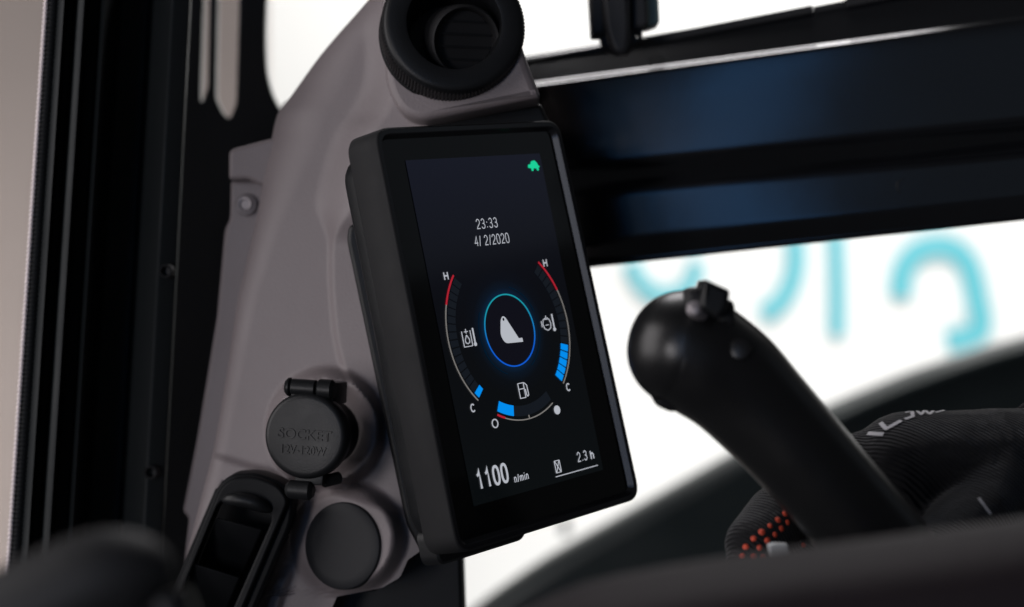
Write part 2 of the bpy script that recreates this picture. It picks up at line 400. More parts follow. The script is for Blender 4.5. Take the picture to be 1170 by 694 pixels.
ui_mesh('halo_line', [(arc_band(20.2*k, 20.5*k, 20, 75), []), (arc_band(20.2*k, 20.5*k, 150, 205), []), (arc_band(20.6*k, 20.9*k, -160, -110), []), (arc_band(20.2*k, 20.5*k, -60, -5), [])],
        emis('ui_halo', (.0, .009, .024)), z=.0007)
def gauge(a_hot, a_red, a_cold, lit, nseg):
    ui_mesh('gauge_arc', [(arc_band(41.1*k, 41.6*k, a_red, a_cold), [])], E_GREY)
    ui_mesh('red_zone', [(arc_band(40.9*k, 41.75*k, a_hot, a_red), [])], E_RED)
    dark, on = [], []
    for i in range(nseg):
        s0 = lerp(a_hot, a_cold, (i+.10)/nseg); s1 = lerp(a_hot, a_cold, (i+.92)/nseg)
        if i < nseg-lit: dark.append((arc_band(35.2*k, 40.0*k, s0, s1), []))
        else: on.append((arc_band(35.0*k, 39.9*k, s0, s1), []))
    ui_mesh('dim_segments', dark, E_DARK, z=.0007); ui_mesh('lit_segments', on, E_BLUE)
gauge(136.5, 157.5, 223.5, 1, 16)
gauge(45.5, 21.5, -44.5, 5, 16)
ui_mesh('gauge_arc', [(arc_band(41.3*k, 41.8*k, -111, -62.5), []), (seg((RC[0]+1.2*k, RC[1]-41.2*k), (RC[0]+1.2*k, RC[1]-39.8*k), .5*k), [])], E_GREY)
ui_mesh('red_zone', [(arc_band(41.0*k, 41.9*k, -118, -111), [])], E_RED)
ui_mesh('dim_segments', [(arc_band(35.0*k, 39.8*k, -102.5, -62), [])], E_DARK, z=.0007)
ui_mesh('lit_segments', [(arc_band(35.0*k, 39.8*k, -118.5, -103), [])], E_BLUE)
ui_mesh('empty_mark', [(circ((-22.5*k, -44.3*k), 2.1*k, 28), [circ((-22.5*k, -44.3*k), 1.6*k, 28)])], E_WHITE)
ui_mesh('full_mark', [(circ((21.0*k, -44.7*k), 2.1*k, 28), [])], E_WHITE)
def S(*q): return [scr(*p) for p in q]
# bucket
ui_mesh('bucket_icon', [(fillet(S((570.5, 366), (572.5, 361.5), (575.5, 363), (591, 387), (595, 386.5), (596, 391), (576, 393), (570.5, 384)), [.0012, .0016, .0012, .0004, .0003, .0003, .003, .002]),
                         [circ(scr(573.6, 365.5), .75*k, 16)])], E_WHITE)
def icon(name, lines, w=.36*k, extra=()):
    c0 = Vector((x, y)); sh = lambda q: tuple(c0+(Vector(q)-c0)*.86); lines = [[sh(q) for q in ln] for ln in lines]; extra = [([sh(q) for q in o_], h_) for o_, h_ in extra]
    L = []
    for ln in lines: L += poly_line(ln, w)
    ui_mesh(name, L+list(extra), E_WHITE)
# hydraulic oil (tank, drop, thermometer)
x, y = -29.6*k, -4.6*k
icon('oil_temperature_icon', [[(x-3.2*k, y+4*k), (x-3.2*k, y-4.2*k), (x+3.2*k, y-4.2*k), (x+3.2*k, y+4*k)], [(x-1.4*k, y+3.6*k), (x+1.4*k, y+3.6*k)], [(x, y+5*k), (x, y+2.6*k)],
     [(x, y+1.8*k), (x+1.7*k, y-.8*k), (x+1.4*k, y-2.2*k), (x, y-2.8*k), (x-1.4*k, y-2.2*k), (x-1.7*k, y-.8*k), (x, y+1.8*k)]],
     extra=[(seg((x+5.4*k, y+5*k), (x+5.4*k, y-3*k), .9*k), []), (circ((x+5.4*k, y-3.6*k), 1.05*k, 14), [])])
x, y = 26.0*k, -4.2*k
icon('engine_temperature_icon', [[(x-1.6*k, y+3.2*k), (x+1.6*k, y+3.2*k)], [(x, y+4.6*k), (x, y+3*k)], [(x-3.4*k, y+.2*k), (x-2.6*k, y+2.6*k), (x+2.2*k, y+2.6*k), (x+3.2*k, y+.2*k), (x+2.6*k, y-2.4*k), (x, y-3.6*k), (x-2.6*k, y-2.4*k), (x-3.4*k, y+.2*k)],
     [(x-1.3*k, y-.6*k), (x+1.3*k, y-.6*k)], [(x-4.4*k, y+2*k), (x-4.4*k, y-1.4*k)]],
     extra=[(seg((x+5.4*k, y+5*k), (x+5.4*k, y-3*k), .9*k), []), (circ((x+5.4*k, y-3.6*k), 1.05*k, 14), [])])
x, y = .1*k, -32.4*k
icon('fuel_pump_icon', [[(x-3*k, y-4*k), (x-3*k, y+4*k), (x+1.4*k, y+4*k), (x+1.4*k, y-4*k), (x-3*k, y-4*k)], [(x-3*k, y+.9*k), (x+1.4*k, y+.9*k)],
     [(x+1.8*k, y+4*k), (x+3.8*k, y+2.4*k), (x+4*k, y-3*k), (x+3*k, y-3.6*k), (x+2.4*k, y-2.6*k), (x+2.2*k, y+.4*k)]], .40*k)
x, y = 13.6*k, -70.3*k
icon('hourglass_icon', [[(x-2.1*k, y-3.2*k), (x-2.1*k, y+3.2*k), (x+2.1*k, y+3.2*k), (x+2.1*k, y-3.2*k), (x-2.1*k, y-3.2*k)], [(x-1.6*k, y-2.8*k), (x+1.6*k, y+2.8*k)], [(x-1.6*k, y+2.8*k), (x+1.6*k, y-2.8*k)]], .36*k)
# turtle
x, y = 39.3*k, 71.6*k
kt = .00086
ui_mesh('turtle_icon', [(fillet([(x-5.2*kt, y-.6*kt), (x-4.4*kt, y+.9*kt), (x-2.6*kt, y+.8*kt), (x-1.6*kt, y+2.6*kt), (x+1.2*kt, y+3.0*kt), (x+2.9*kt, y+1.6*kt), (x+3.6*kt, y+.0*kt), (x+5.0*kt, y-.7*kt), (x+3.6*kt, y-1.2*kt),
        (x+3.4*kt, y-2.9*kt), (x+2.2*kt, y-2.9*kt), (x+1.8*kt, y-1.5*kt), (x-.9*kt, y-1.5*kt), (x-1.2*kt, y-2.9*kt), (x-2.5*kt, y-2.9*kt), (x-2.6*kt, y-1.2*kt), (x-4.4*kt, y-1.2*kt)], .5*kt), [])], E_GREEN)

# ------------------------------------------------------------------ dash column (grey moulding)
Ltab = [(-60, 470), (0, 421), (60, 369), (112, 331), (129, 318), (161, 310), (195, 303), (243, 294), (300, 281), (345, 271), (432, 258), (517, 243), (560, 232), (640, 212), (760, 188)]
Rtab = [(-60, 535), (100, 550), (125, 500), (150, 485), (250, 500), (590, 525), (612, 505), (640, 466), (660, 457), (672, 436), (682, 385), (760, 350)]
Ctab = [(-60, 430), (60, 440), (95, 437), (127, 423), (150, 407), (190, 392), (225, 384), (262, 379), (340, 379), (420, 392), (470, 425), (520, 462), (600, 490)]
Wtab = [(-60, 24), (34, 34), (97, 54), (150, 58), (206, 44), (258, 32), (350, 24), (450, 18), (760, 14)]
def body_depth(px, py):
    d = .838-(px-350)*.00011-(py-350)*.00005
    L = sinterp(Ltab, py); Wd = interp(Wtab, py); s = max(0, min(1, 1-(px-L)/Wd))
    d += Wd*.00043*.8*(1-math.sqrt(max(0, 1-s*s*.98)))
    A = lerp(.011, .0028, sstep(235, 285, py))*(1-sstep(430, 540, py))
    w = lerp(52, 9, sstep(225, 280, py))
    d -= A*sstep(-w/2, w/2, px-sinterp(Ctab, py))
    # sunk flange line above the lower vent
    yb = 518+(px-240)*.30
    d -= .0035*sstep(-4, 6, py-yb)
    # boss round the power socket
    r = math.hypot(px-372, (py-491)*.97); d -= .015*(1-sstep(57, 71, r))-.008*(1-sstep(36, 57, r))
    # nose round the blanking plug
    q = math.hypot((px-396)/1.02, (py-616)); d -= (.011+(px-396)*.00009)*(1-sstep(50, 68, q))
    if py > 548:
        lx = 247-(py-560)*.40; rx_ = 331-(py-572)*.42; d += .05*sstep(2, 10, px-lx)*sstep(2, 10, rx_-px)*sstep(550, 560, py)
    d += .06*(1-sstep(56, 74, math.hypot(px-524, py-28)))
    # moulded rib below
    e = abs((px-322)+(py-660)*.33); d -= .005*(1-sstep(4, 13, e))*sstep(640, 668, py)
    return d
dash = empty('dash_column', pt(350, 740, .84), 'mauve grey moulded plastic dash column rising along the windscreen edge behind the monitor', 'dashboard')
bm = bmesh.new(); rows = []
ts = [((i/150)**1.25) for i in range(151)]
py = -60.0
while py <= 760:
    L = sinterp(Ltab, py); R_ = interp(Rtab, py)
    row = [bm.verts.new(pt(L+16, py, body_depth(L, py)+.10)), bm.verts.new(pt(L+4, py, body_depth(L, py)+.03))]
    for t in ts:
        px = lerp(L, R_, t); row.append(bm.verts.new(pt(px, py, body_depth(px, py))))
    row.append(bm.verts.new(pt(R_-2, py, body_depth(R_, py)+.012))); row.append(bm.verts.new(pt(R_-16, py, body_depth(R_, py)+.07)))
    rows.append(row); py += 3.5
for a, b in zip(rows, rows[1:]):
    for i in range(len(a)-1): bm.faces.new([a[i], a[i+1], b[i+1], b[i]])
bm_link('column_body', bm, GREY, dash, 60)
plate('side_trim', fillet([(263, 206), (300, 206), (306, 160), (330, 170), (300, 360), (262, 560), (236, 700), (203, 700), (215, 592), (208, 585), (225, 497), (247, 362), (256, 262), (262, 250)], 5),
      .872, .03, GREY, dash, bevel=.0022)
tp = plate('trim_cover', fillet([(261, 171), (318, 156), (330, 160), (330, 214), (298, 212), (284, 205), (261, 206)], [7, 3, 3, 3, 5, 5, 5]), .864, .03, GREY, dash, bevel=.0022)
M = frame_mat(pt(281, 234, .871), cv(-.15, -.1, -1), Vector((0, 0, 1)))
scw = lathe('trim_screw', [(0, .0012), (.0024, .0012), (.0028, .0022), (.0036, .0024), (.0042, .0014), (.0054, .0010), (.0060, .0002), (.0060, -.003)], M, STEEL, dash, 32)
# black slotted mounting plate between the moulding and the monitor
plate('mounting_plate', fillet([(398, 256), (470, 250), (540, 628), (482, 634), (464, 600), (396, 275)], [9, 6, 6, 8, 10, 6]), .803, .014, BLKP, dash, bevel=.002)
plate('support_post', [(398, 600), (527, 632), (531, 760), (360, 760), (372, 672), (430, 672)], .842, .05, BLKP, dash, bevel=.002, r=3)
# vent housing at the top
plate('vent_housing', fillet([(427, -90), (436, 40), (440, 98), (456, 128), (480, 139), (618, 112), (598, 60), (560, -90)], [6, 30, 22, 16, 14, 5, 40, 5], 8), .797, .07, GREY, dash, holes=[circ((520, 30), 56, 60)], bevel=.004, slope=(-.12, .12), ref=(520, 120))
plate('housing_underside', fillet([(447, 122), (480, 141), (618, 118), (628, 140), (624, 175), (452, 175)], 5), .828, .05, BLKP, dash, bevel=.002)

# ------------------------------------------------------------------ round air vent
NV = cv(.13, -.16, -1).normalized(); CV_ = pt(519, 27, .79)
MV = frame_mat(CV_, NV, Vector((0, 0, 1)))
vent = empty('round_air_vent', CV_, 'round black air vent with knurled edge, set in grey housing above the monitor', 'air vent')
RV = .0345; NK = 480
lathe('knurled_ring', [(RV+.0004, -.020), (RV+.0004, -.0175), (RV-.0004, -.0165), (RV, -.0155), (RV, -.0035), (RV-.0006, -.0025), (RV-.0012, -.0005), (RV-.0022, .0004), (RV-.004, .0008), (RV*.70, .0012), (RV*.66, .0008), (RV*.63, -.003), (RV*.60, -.012), (RV*.60, -.03)],
      MV, BLKP, vent, NK, 40, rmod=lambda k, i, r: r-(.0008 if (k % 4 in (2, 3) and 3 <= i <= 4) else 0))
lathe('vent_bore', [(RV*.60, -.010), (RV*.58, -.034), (0, -.034)], MV, SATIN, vent, 64)
MN = frame_mat(pt(534, 47, .7895), cv(.30, .18, -1).normalized(), Vector((0, 0, 1)))
lathe('nozzle', [(.0172, -.020), (.0172, -.0045), (.0168, -.002), (.0160, -.0012), (.0152, -.0020), (.0148, -.0040), (.0142, -.0075), (0, -.0080)], MN, SIDE, vent, 64)
for i in range(4):
    yy = -.009+i*.006; hw = math.sqrt(.0136**2-yy**2)
    box8('vane', [MN @ Vector((sx*hw, yy+sy*.0005, z)) for z in (-.0066, -.0085) for sx, sy in ((-1, -1), (1, -1), (1, 1), (-1, 1))], BLKP, vent, 0)

# ------------------------------------------------------------------ power socket
NS = cv(-.20, -.02, -.98).normalized(); CB = pt(372, 494, .806); CS = CB+NS*.028
MS = frame_mat(CS, NS, Vector((.06, 0, 1)))
MS = MS @ Matrix.Scale(1.07, 4)
sock = empty('power_socket', CB, 'black round power socket with closed embossed cap sticking out of the grey column', 'power socket')
lathe('socket_body', [(.0140, -.032), (.0152, -.028), (.0154, -.0245), (.0148, -.0235), (.0148, -.0135), (.0154, -.013), (.0154, -.006)], MS, BLKP, sock, 64)
cap = lathe('socket_cap', [(.0150, -.0065), (.0176, -.0062), (.0186, -.0052), (.0189, -.004), (.0189, .0006), (.0184, .0020), (.0172, .0029), (.0160, .0031), (.0100, .0032), (0, .0033)], MS, BLKP, sock, 72, 50)
# hinge on top, clasp below
def cyl_between(name, a, b, r, m, parent, bev=.0006, n=24):
    ax = (b-a); M = frame_mat(a, ax, Vector((.13, .9, .3))); h = ax.length
    return lathe(name, [(0, 0), (r-bev, 0), (r, bev), (r, h-bev), (r-bev, h), (0, h)], M, m, parent, n)
P = lambda x, y, z: MS @ Vector((x+(-.0004 if y > 0 else .0012), y+(0 if y > 0 else .0012), z))
cyl_between('hinge_pin', P(-.0080, .0206, -.001), P(.0030, .0206, -.001), .0041, BLKP, sock, .0004)
cyl_between('hinge_knuckle', P(.0031, .0206, -.0018), P(.0112, .0206, -.0018), .0048, BLKP, sock, .0014)
cyl_between('hinge_knuckle', P(-.0112, .0206, -.0018), P(-.0081, .0206, -.0018), .0044, BLKP, sock, .0012)
box8('hinge_bracket', [P(x, y, z) for z in (-.001, -.022) for x, y in ((.0036, .0140), (.0110, .0140), (.0108, .0238), (.0040, .0238))], BLKP, sock, .0012)
box8('cap_tongue', [P(x, y, z) for z in (.0014, -.0045) for x, y in ((-.0078, .0150), (.0030, .0150), (.0030, .0215), (-.0078, .0215))], BLKP, sock, .0008)
box8('clasp_arm', [P(x, y, z) for z in (.000, -.006) for x, y in ((-.0060, -.0235), (.0070, -.0225), (.0075, -.0165), (-.0052, -.0165))], BLKP, sock, .0010)
cyl_between('clasp_roll', P(-.0090, -.0252, .0004), P(.0035, -.0252, .0004), .0044, BLKP, sock, .0018)
cyl_between('clasp_hook', P(.0050, -.0215, -.006), P(.0115, -.0195, -.012), .0030, BLKP, sock, .0008)
def cap_text(name, s, yc, w, h):
    cu = bpy.data.curves.new('txt', 'FONT'); cu.body = s; cu.size = 1; cu.extrude = .05; cu.offset = .012; cu.bevel_depth = .008
    o = bpy.data.objects.new('txt', cu); COL.objects.link(o)
    dg = bpy.context.evaluated_depsgraph_get(); me = bpy.data.meshes.new_from_object(o.evaluated_get(dg))
    bpy.data.objects.remove(o); bpy.data.curves.remove(cu); me.name = name
    xs = [v.co.x for v in me.vertices]; ys = [v.co.y for v in me.vertices]
    for v in me.vertices:
        v.co = MS @ Vector(((v.co.x-(max(xs)+min(xs))/2)*w/(max(xs)-min(xs)), yc+(v.co.y-(max(ys)+min(ys))/2)*h/(max(ys)-min(ys)), .00325+v.co.z*.008))
    ob = link(name, me, BLKP, sock, 30); ob.parent = cap
cap_text('socket_lettering', 'SOCKET', .0006, .0245, .0046)
cap_text('rating_lettering', '12V-120W', -.0062, .0205, .0038)

# ------------------------------------------------------------------ blanking plug
NP = cv(-.46, -.10, -1).normalized(); CP = pt(391, 624, .8045)
MP = frame_mat(CP, NP, Vector((0, 0, 1)))
plug = lathe('blanking_plug', [(0, .0006), (.0158, .0007), (.0203, .0005), (.0208, .0001), (.0211, -.0006), (.0211, -.005), (.0206, -.016)], MP, PLUG, None, 96, 40)
tag(plug, 'plain flat black disc plugging a round hole in the grey column below the socket', 'plug')

# ------------------------------------------------------------------ slanted air vent low on the column
low = empty('slanted_air_vent', pt(250, 760, .80), 'slanted black vent with open flaps and raised thumb ridge, lower left of the socket', 'air vent')
sl = (-.12, .10); rf = (270, 620)
plate('vent_frame', fillet([(165, 760), (247, 556), (262, 543), (292, 541), (322, 551), (336, 565), (333, 598), (264, 760)], [2, 14, 12, 10, 10, 8, 10, 2]), .800, .020, VENTF, low,
      holes=[fillet([(176, 756), (245, 581), (260, 566), (301, 574), (313, 592), (242, 756)], [2, 8, 8, 10, 8, 2])], bevel=.0015, slope=sl, ref=rf)
plate('vent_rim', fillet([(170, 756), (250, 559), (264, 547), (291, 545), (318, 555), (330, 572), (253, 756)], [2, 14, 12, 10, 10, 8, 2]), .7955, .006, VENTF, low,
      holes=[fillet([(180, 750), (246, 580), (261, 567), (301, 575), (312, 592), (243, 750)], [2, 8, 8, 10, 8, 2])], bevel=.0012, slope=sl, ref=rf)
plate('vent_well', [(160, 760), (244, 560), (330, 570), (258, 760)], .825, .006, VENTF, low, bevel=.001, slope=sl, ref=rf)
# thumb ridge: bowed bar across the top
pts, rad = [], []
for i in range(15):
    t = i/14; px = lerp(254, 311, t); py = 571+8*t+5*t*t-6*math.sin(math.pi*t)*.6
    pts.append(pt(px, py, .7925+.004*abs(2*t-1)**3)); rad.append(.0036*(1-.75*abs(2*t-1)**4))
tube('thumb_ridge', pts, rad, VENTM, low, 16)
def flap(q0, q1, q2, q3, d0, d1):
    o = pxbox('flap', [q0, q1, q2, q3], d0, .003, VENTM, low, .0011, 3, (0, 0, d1-d0, d1-d0)); return o
flap((247, 592), (300, 606), (272, 668), (222, 654), .800, .823)
flap((220, 644), (274, 661), (247, 725), (195, 708), .799, .823)
flap((193, 704), (248, 722), (232, 756), (180, 740), .799, .818)

# ------------------------------------------------------------------ door pillar with seal
pil = empty('door_pillar', pt(120, 760, 1.0), 'black door pillar with stepped channels running down behind the beige wall edge', 'pillar')
nodes = [(63, 8, .985), (66, 11, .962), (77, 23, .957), (81, 27, .978), (90, 36, .978), (93, 39, .957), (100, 47, .955), (104, 51, .986), (117, 66, .988), (119, 68, .966), (124, 73, .964),
         (128, 78, 1.0), (141, 90, 1.02), (172, 125, 1.025), (178, 131, .998), (200, 156, .992), (220, 177, .997), (221.5, 178.5, 1.03)]
ex = []
nodes = [(a, b_, d-.13) for a, b_, d in nodes]
bm = bmesh.new(); G = []
for i, (a, b_, d) in enumerate([(nodes[0][0]+6, nodes[0][1]+6, .93)]+nodes+[(nodes[-1][0]-2, nodes[-1][1]-2, .95)]):
    G.append([bm.verts.new(pt(lerp(a, b_, j/40), lerp(-50, 770, j/40), d)) for j in range(41)])
for a, b_ in zip(G, G[1:]):
    for j in range(40): bm.faces.new([a[j], b_[j], b_[j+1], a[j+1]])
for j in (0, 40): pass
bm.faces.new([g[0] for g in G]); bm.faces.new([g[40] for g in G][::-1])
bmesh.ops.recalc_face_normals(bm, faces=bm.faces[:])
bed = [e for e in bm.edges if len(e.link_faces) == 2 and e.calc_face_angle() > .3 and abs((e.verts[0].co-e.verts[1].co).z) > .005]
bmesh.ops.bevel(bm, geom=bed, offset=.0012, segments=2, affect='EDGES', profile=.6)
bm_link('pillar_profile', bm, PILM, pil, 50)
pts, rad = [], []
NB = 640
for j in range(NB):
    t = j/(NB-1); pts.append(pt(lerp(64, 9, t), lerp(-50, 770, t), .832)); rad.append(.0032+.00035*(1 if (j//2) % 2 else -1))
tube('door_seal', pts, rad, SEALM, pil, 12, smooth=60)
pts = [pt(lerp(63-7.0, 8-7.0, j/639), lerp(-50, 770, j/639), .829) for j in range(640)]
tube('seal_glint', pts, [.0011+.00025*(1 if (j//2) % 2 else -1) for j in range(640)], EDGE, pil, 8, smooth=60)  # pale ribbed tube: highlights on the seal's beads put into its colour
for (x, y) in ((190, 310), (173, 540)):
    M = frame_mat(pt(x, y, .8605), cv(-.1, 0, -1), Vector((0, 0, 1)))
    lathe('bolt_hole', [(.0036, -.004), (.0036, .0012), (.0030, .0016), (.0024, .0012), (.0022, -.003), (0, -.003)], M, RUBB, pil, 24)

# ------------------------------------------------------------------ windscreen pillar
wp = plate('windscreen_pillar', fillet([(222, -70), (305, -70), (301, 40), (303, 84), (311, 112), (326, 134), (345, 170), (345, 330), (290, 760), (176, 760)], [2, 2, 20, 20, 20, 10, 10, 20, 2, 2]),
           1.055, .010, SATIN, None, holes=[fillet([(235, -60), (241, -60), (238, 100), (232, 118), (230, 114)], 2), fillet([(250, -60), (274, -60), (269, 118), (262, 136), (255, 130), (247, 112)], [1, 1, 5, 5, 5, 5])], bevel=.0015, slope=(.28, 0), ref=(262, 100))
tag(wp, 'gloss black windscreen pillar with two narrow slots, between door pillar and grey column', 'pillar')
# clip at the corner of the window
tag(plate('window_gasket', fillet([(322, 119), (334, 112), (340, 140), (330, 150), (318, 140)], 3), 1.03, .012, RUBB, None, bevel=.002), 'small black rubber block in the lower corner of the narrow window', 'gasket')

# ------------------------------------------------------------------ window beam
beam = empty('window_beam', pt(900, 300, .99), 'gloss black cross beam between upper and lower windows, reflecting blue', 'beam')
# (y at x=600, y at x=1200, depth offset): profile from the top of the band to the lower lip
prof = [(66, -34, .060), (64, -36, .004), (66, -33, .0), (95.5, 14.9, -.0180), (96.2, 15.5, -.0188), (99.6, 17.6, -.0238), (102, 20, -.0250), (130, 60, -.0252), (165, 100, -.0255), (190, 130, -.0250), (198, 139, -.0242), (207, 148, -.0218), (216, 158, -.0182), (226, 169, -.0158), (236, 179, -.0150), (255, 198, -.0150), (280, 219, -.0152), (289, 227, -.0160), (297, 234, -.0182), (305, 241, -.0203), (311, 246, -.0206), (314, 248.5, -.018), (314.2, 249, .06)]
bm = bmesh.new(); G = []
NJ = 24
for (y0, y1, dd) in prof:
    row = []
    for j in range(NJ+1):
        t = j/NJ; px = lerp(560, 1240, t); py = lerp(y0, y1, (px-600)/600); bow = 3.2*math.sin(math.pi*(px-600)/600)
        row.append(bm.verts.new(pt(px, py-bow*.0, lerp(.95, .885, t)+dd)))
    G.append(row)
for a, b_ in zip(G, G[1:]):
    for j in range(NJ): bm.faces.new([a[j], a[j+1], b_[j+1], b_[j]])
bm.faces.new([g[0] for g in G]); bm.faces.new([g[NJ] for g in G][::-1])
for j in range(NJ): bm.faces.new([G[-1][j], G[-1][j+1], G[0][j+1], G[0][j]])
bmesh.ops.recalc_face_normals(bm, faces=bm.faces[:])
bed = [e for e in bm.edges if len(e.link_faces) == 2 and e.calc_face_angle() > .12 and abs((e.verts[0].co-e.verts[1].co).x) > .004 and abs((e.verts[0].co-e.verts[1].co).y) < .02]
bmesh.ops.bevel(bm, geom=bed, offset=.0012, segments=3, affect='EDGES', profile=.5)
bm_link('beam_profile', bm, GLOSS, beam, 60)
def strip(name, x0, x1, o0, o1, d, m, th=.012):
    Y = lambda x, o: lerp(66, -34, (x-600)/600)+o
    plate(name, fillet([(x0, Y(x0, o0)), (x1, Y(x1, o0)), (x1, Y(x1, o1)), (x0, Y(x0, o1))], 1.5), d, th, m, beam, bevel=.001, slope=(-.19, 0), ref=(900, 20))
strip('sealing_strip', 575, 928, -5, 5, .914, RUBB)
strip('sealing_strip', 929, 963, -3, 6, .916, RUBB)
strip('sealing_strip', 964, 1240, -5, 6, .914, RUBB)
band = mat('grey_band', (.020, .0185, .021), .55, .35, bump=(120, .1, .001))
strip('window_track', 575, 1240, 4, 27, .9165, band)
M = frame_mat(pt(1033, 213, .8903), cv(-.18, 0, -1), Vector((0, 0, 1)))
lathe('beam_screw', [(0, .0004), (.0020, .0004), (.0024, .0001), (.0038, .0006), (.0046, .0002), (.0048, -.003)], M, SATIN, beam, 28)

# ------------------------------------------------------------------ window latch
lat = empty('window_latch', pt(710, 60, .895), 'black window latch hanging over the beam with tapered tongue and pale green block', 'latch')
plate('latch_body', fillet([(670, -60), (690, -60), (692, 40), (676, 40)], 3), .892, .02, LATM, lat, bevel=.002)
plate('latch_body', fillet([(718, -60), (736, -60), (741, 27), (735, 32), (722, 33)], 3), .892, .02, LATM, lat, bevel=.002)
plate('latch_bridge', fillet([(688, -60), (722, -60), (735, 31), (734, 44), (724, 52), (716, 62), (694, 56), (687, 48), (686, 40)], 4), .898, .014, LATM, lat, holes=[circ((729, 40), 2.6, 14)], bevel=.001)
plate('latch_tongue', fillet([(687, -60), (719, -60), (721, 30), (719, 56), (714, 62), (703, 62), (697, 52), (690, 28)], [2, 2, 8, 6, 5, 6, 10, 14]), .883, .013, LATM, lat, bevel=.003)
plate('latch_block', fillet([(734, -60), (750, -60), (754, 26), (740, 31), (736, 28)], 2), .904, .02, GREENP, lat, bevel=.001)

# ------------------------------------------------------------------ joystick
joy = empty('joystick', pt(1060, 700, .69), 'thick black joystick grip with thumb rocker leaning in front of the lower window', 'joystick')
DJ = .66
path = []
for i in range(9):
    a = math.radians([3, 10, 20, 31, 43, 55, 67, 79, 90][i]); path.append((784-.965*67*math.cos(a), 399-.26*67*math.cos(a), 67*math.sin(a)**.92, .98))
path += [(806, 413, 67, .97), (836, 435, 64.5, .93), (870, 470, 60.5, .92), (905, 508, 58, .92), (940, 548, 57, .92), (972, 585, 57, .92), (1005, 625, 58, .92), (1045, 676, 60, .92), (1080, 722, 62, .92)]
pts = [pt(a, b_, DJ) for a, b_, r, fl in path]; rad = [r/F*DJ for a, b_, r, fl in path]
# smooth the loft
def dens(seq, m=4):
    out = []
    n = len(seq)
    for i in range(n-1):
        p0 = seq[max(i-1, 0)]; p1 = seq[i]; p2 = seq[i+1]; p3 = seq[min(i+2, n-1)]
        for j in range(m):
            t = j/m
            out.append(.5*((2*p1)+(p2-p0)*t+(2*p0-5*p1+4*p2-p3)*t*t+(3*p1-p0-3*p2+p3)*t**3))
    out.append(seq[-1]); return out
tube('grip', dens(pts), dens(rad), JOYM, joy, 48, flat=dens([p[3] for p in path]), smooth=70)
# seam ring round the head (bulges a little at the lower edge)
rp = [pt(lerp(772, 783, i/4), lerp(399, 408, i/4), DJ) for i in range(5)]
# thumb rocker with its recess and button
plate('rocker_recess', fillet([(783, 332), (795, 327), (840, 345), (842, 372), (798, 386), (780, 380)], 5), DJ-.017, .02, RUBB, joy, bevel=.003)
plate('thumb_rocker', fillet([(806, 319), (835, 332), (832, 353), (822, 366), (798, 352)], [3, 4, 4, 6, 5]), DJ-.026, .028, BLKP, joy, bevel=.0022)
M = frame_mat(pt(794, 354, DJ-.0225), cv(-.55, -.25, -1), Vector((.3, 0, 1)))
lathe('push_button', [(0, .0032), (.0016, .0030), (.0028, .0022), (.0033, .0006), (.0034, -.006)], M, STEEL, joy, 28, rmod=lambda k, i, r: r)  # pale steel puts the button's highlight into its colour
M = frame_mat(pt(846, 398, DJ-.0205), cv(-.1, -.25, -1), Vector((.3, 0, 1)))
lathe('side_button', [(0, .0006), (.0030, .0006), (.0042, .0001), (.0046, -.004)], M, JOYM, joy, 32)
plate('seam_lip', fillet([(740, 444), (770, 456), (778, 470), (766, 471), (752, 465)], 4), DJ-.006, .012, BLKP, joy, bevel=.002)
plate('trigger', fillet([(878, 624), (884, 621.5), (901, 622), (905, 642), (882, 642)], 2.5), .668, .006, TAGW, joy, bevel=.001)

# ------------------------------------------------------------------ gloved hand
per = empty('person', pt(1330, 640, .80), "person's hand in black knit glove with orange grip dots, wrapped around the joystick", 'person')
K = []   # (parent index, point, radius)
def J(par, px, py, d, r):
    K.append((par, pt(px, py, d-.03), r*.96)); return len(K)-1
wr = J(None, 1195, 543, .765, .0315)
f1 = J(wr, 1330, 590, .78, .040); f2 = J(f1, 1480, 650, .80, .044); f3 = J(f2, 1640, 720, .82, .047)
p1 = J(wr, 1135, 540, .757, .0295); p2 = J(p1, 1080, 541, .752, .0285)
kn = J(p2, 1040, 543, .750, .0290)
i1 = J(kn, 990, 540, .752, .0190); i2 = J(i1, 930, 558, .757, .0150); i3 = J(i2, 888, 592, .742, .0145); i4 = J(i3, 862, 622, .728, .0132); i5 = J(i4, 853, 645, .722, .0095)
m1 = J(kn, 1005, 580, .756, .0155); m2 = J(m1, 955, 602, .760, .0135); m3 = J(m2, 915, 640, .744, .012); m4 = J(m3, 905, 682, .728, .0108); m5 = J(m4, 903, 702, .724, .008)
r0 = J(p2, 1060, 610, .754, .022)
r1 = J(r0, 1020, 640, .756, .0145); r2 = J(r1, 975, 665, .757, .0128); r3 = J(r2, 945, 700, .744, .0115); r4 = J(r3, 940, 735, .730, .0098)
l1 = J(r0, 1050, 680, .752, .0130); l2 = J(l1, 1010, 710, .753, .0110); l3 = J(l2, 985, 745, .742, .0098); l4 = J(l3, 984, 775, .730, .0085)
t1 = J(p1, 1120, 590, .728, .0190); t2 = J(t1, 1072, 632, .706, .0150); t3 = J(t2, 1040, 668, .690, .0130); t4 = J(t3, 1018, 700, .678, .0105)
bm = bmesh.new()
for i, (pi, p, r) in enumerate(K):
    bmesh.ops.create_uvsphere(bm, u_segments=20, v_segments=12, radius=r, matrix=Matrix.Translation(p))
    if pi is not None:
        p0, r0_ = K[pi][1], K[pi][2]
        tube('', [lerp(p0, p, t) for t in (0, .25, .5, .75, 1)], [lerp(r0_, r, t)*.995 for t in (0, .25, .5, .75, 1)], None, None, 20, bm=bm)
bmesh.ops.recalc_face_normals(bm, faces=bm.faces[:])
me = bpy.data.meshes.new('hand_rough'); bm.to_mesh(me); bm.free()
ho = bpy.data.objects.new('hand_rough', me); COL.objects.link(ho)
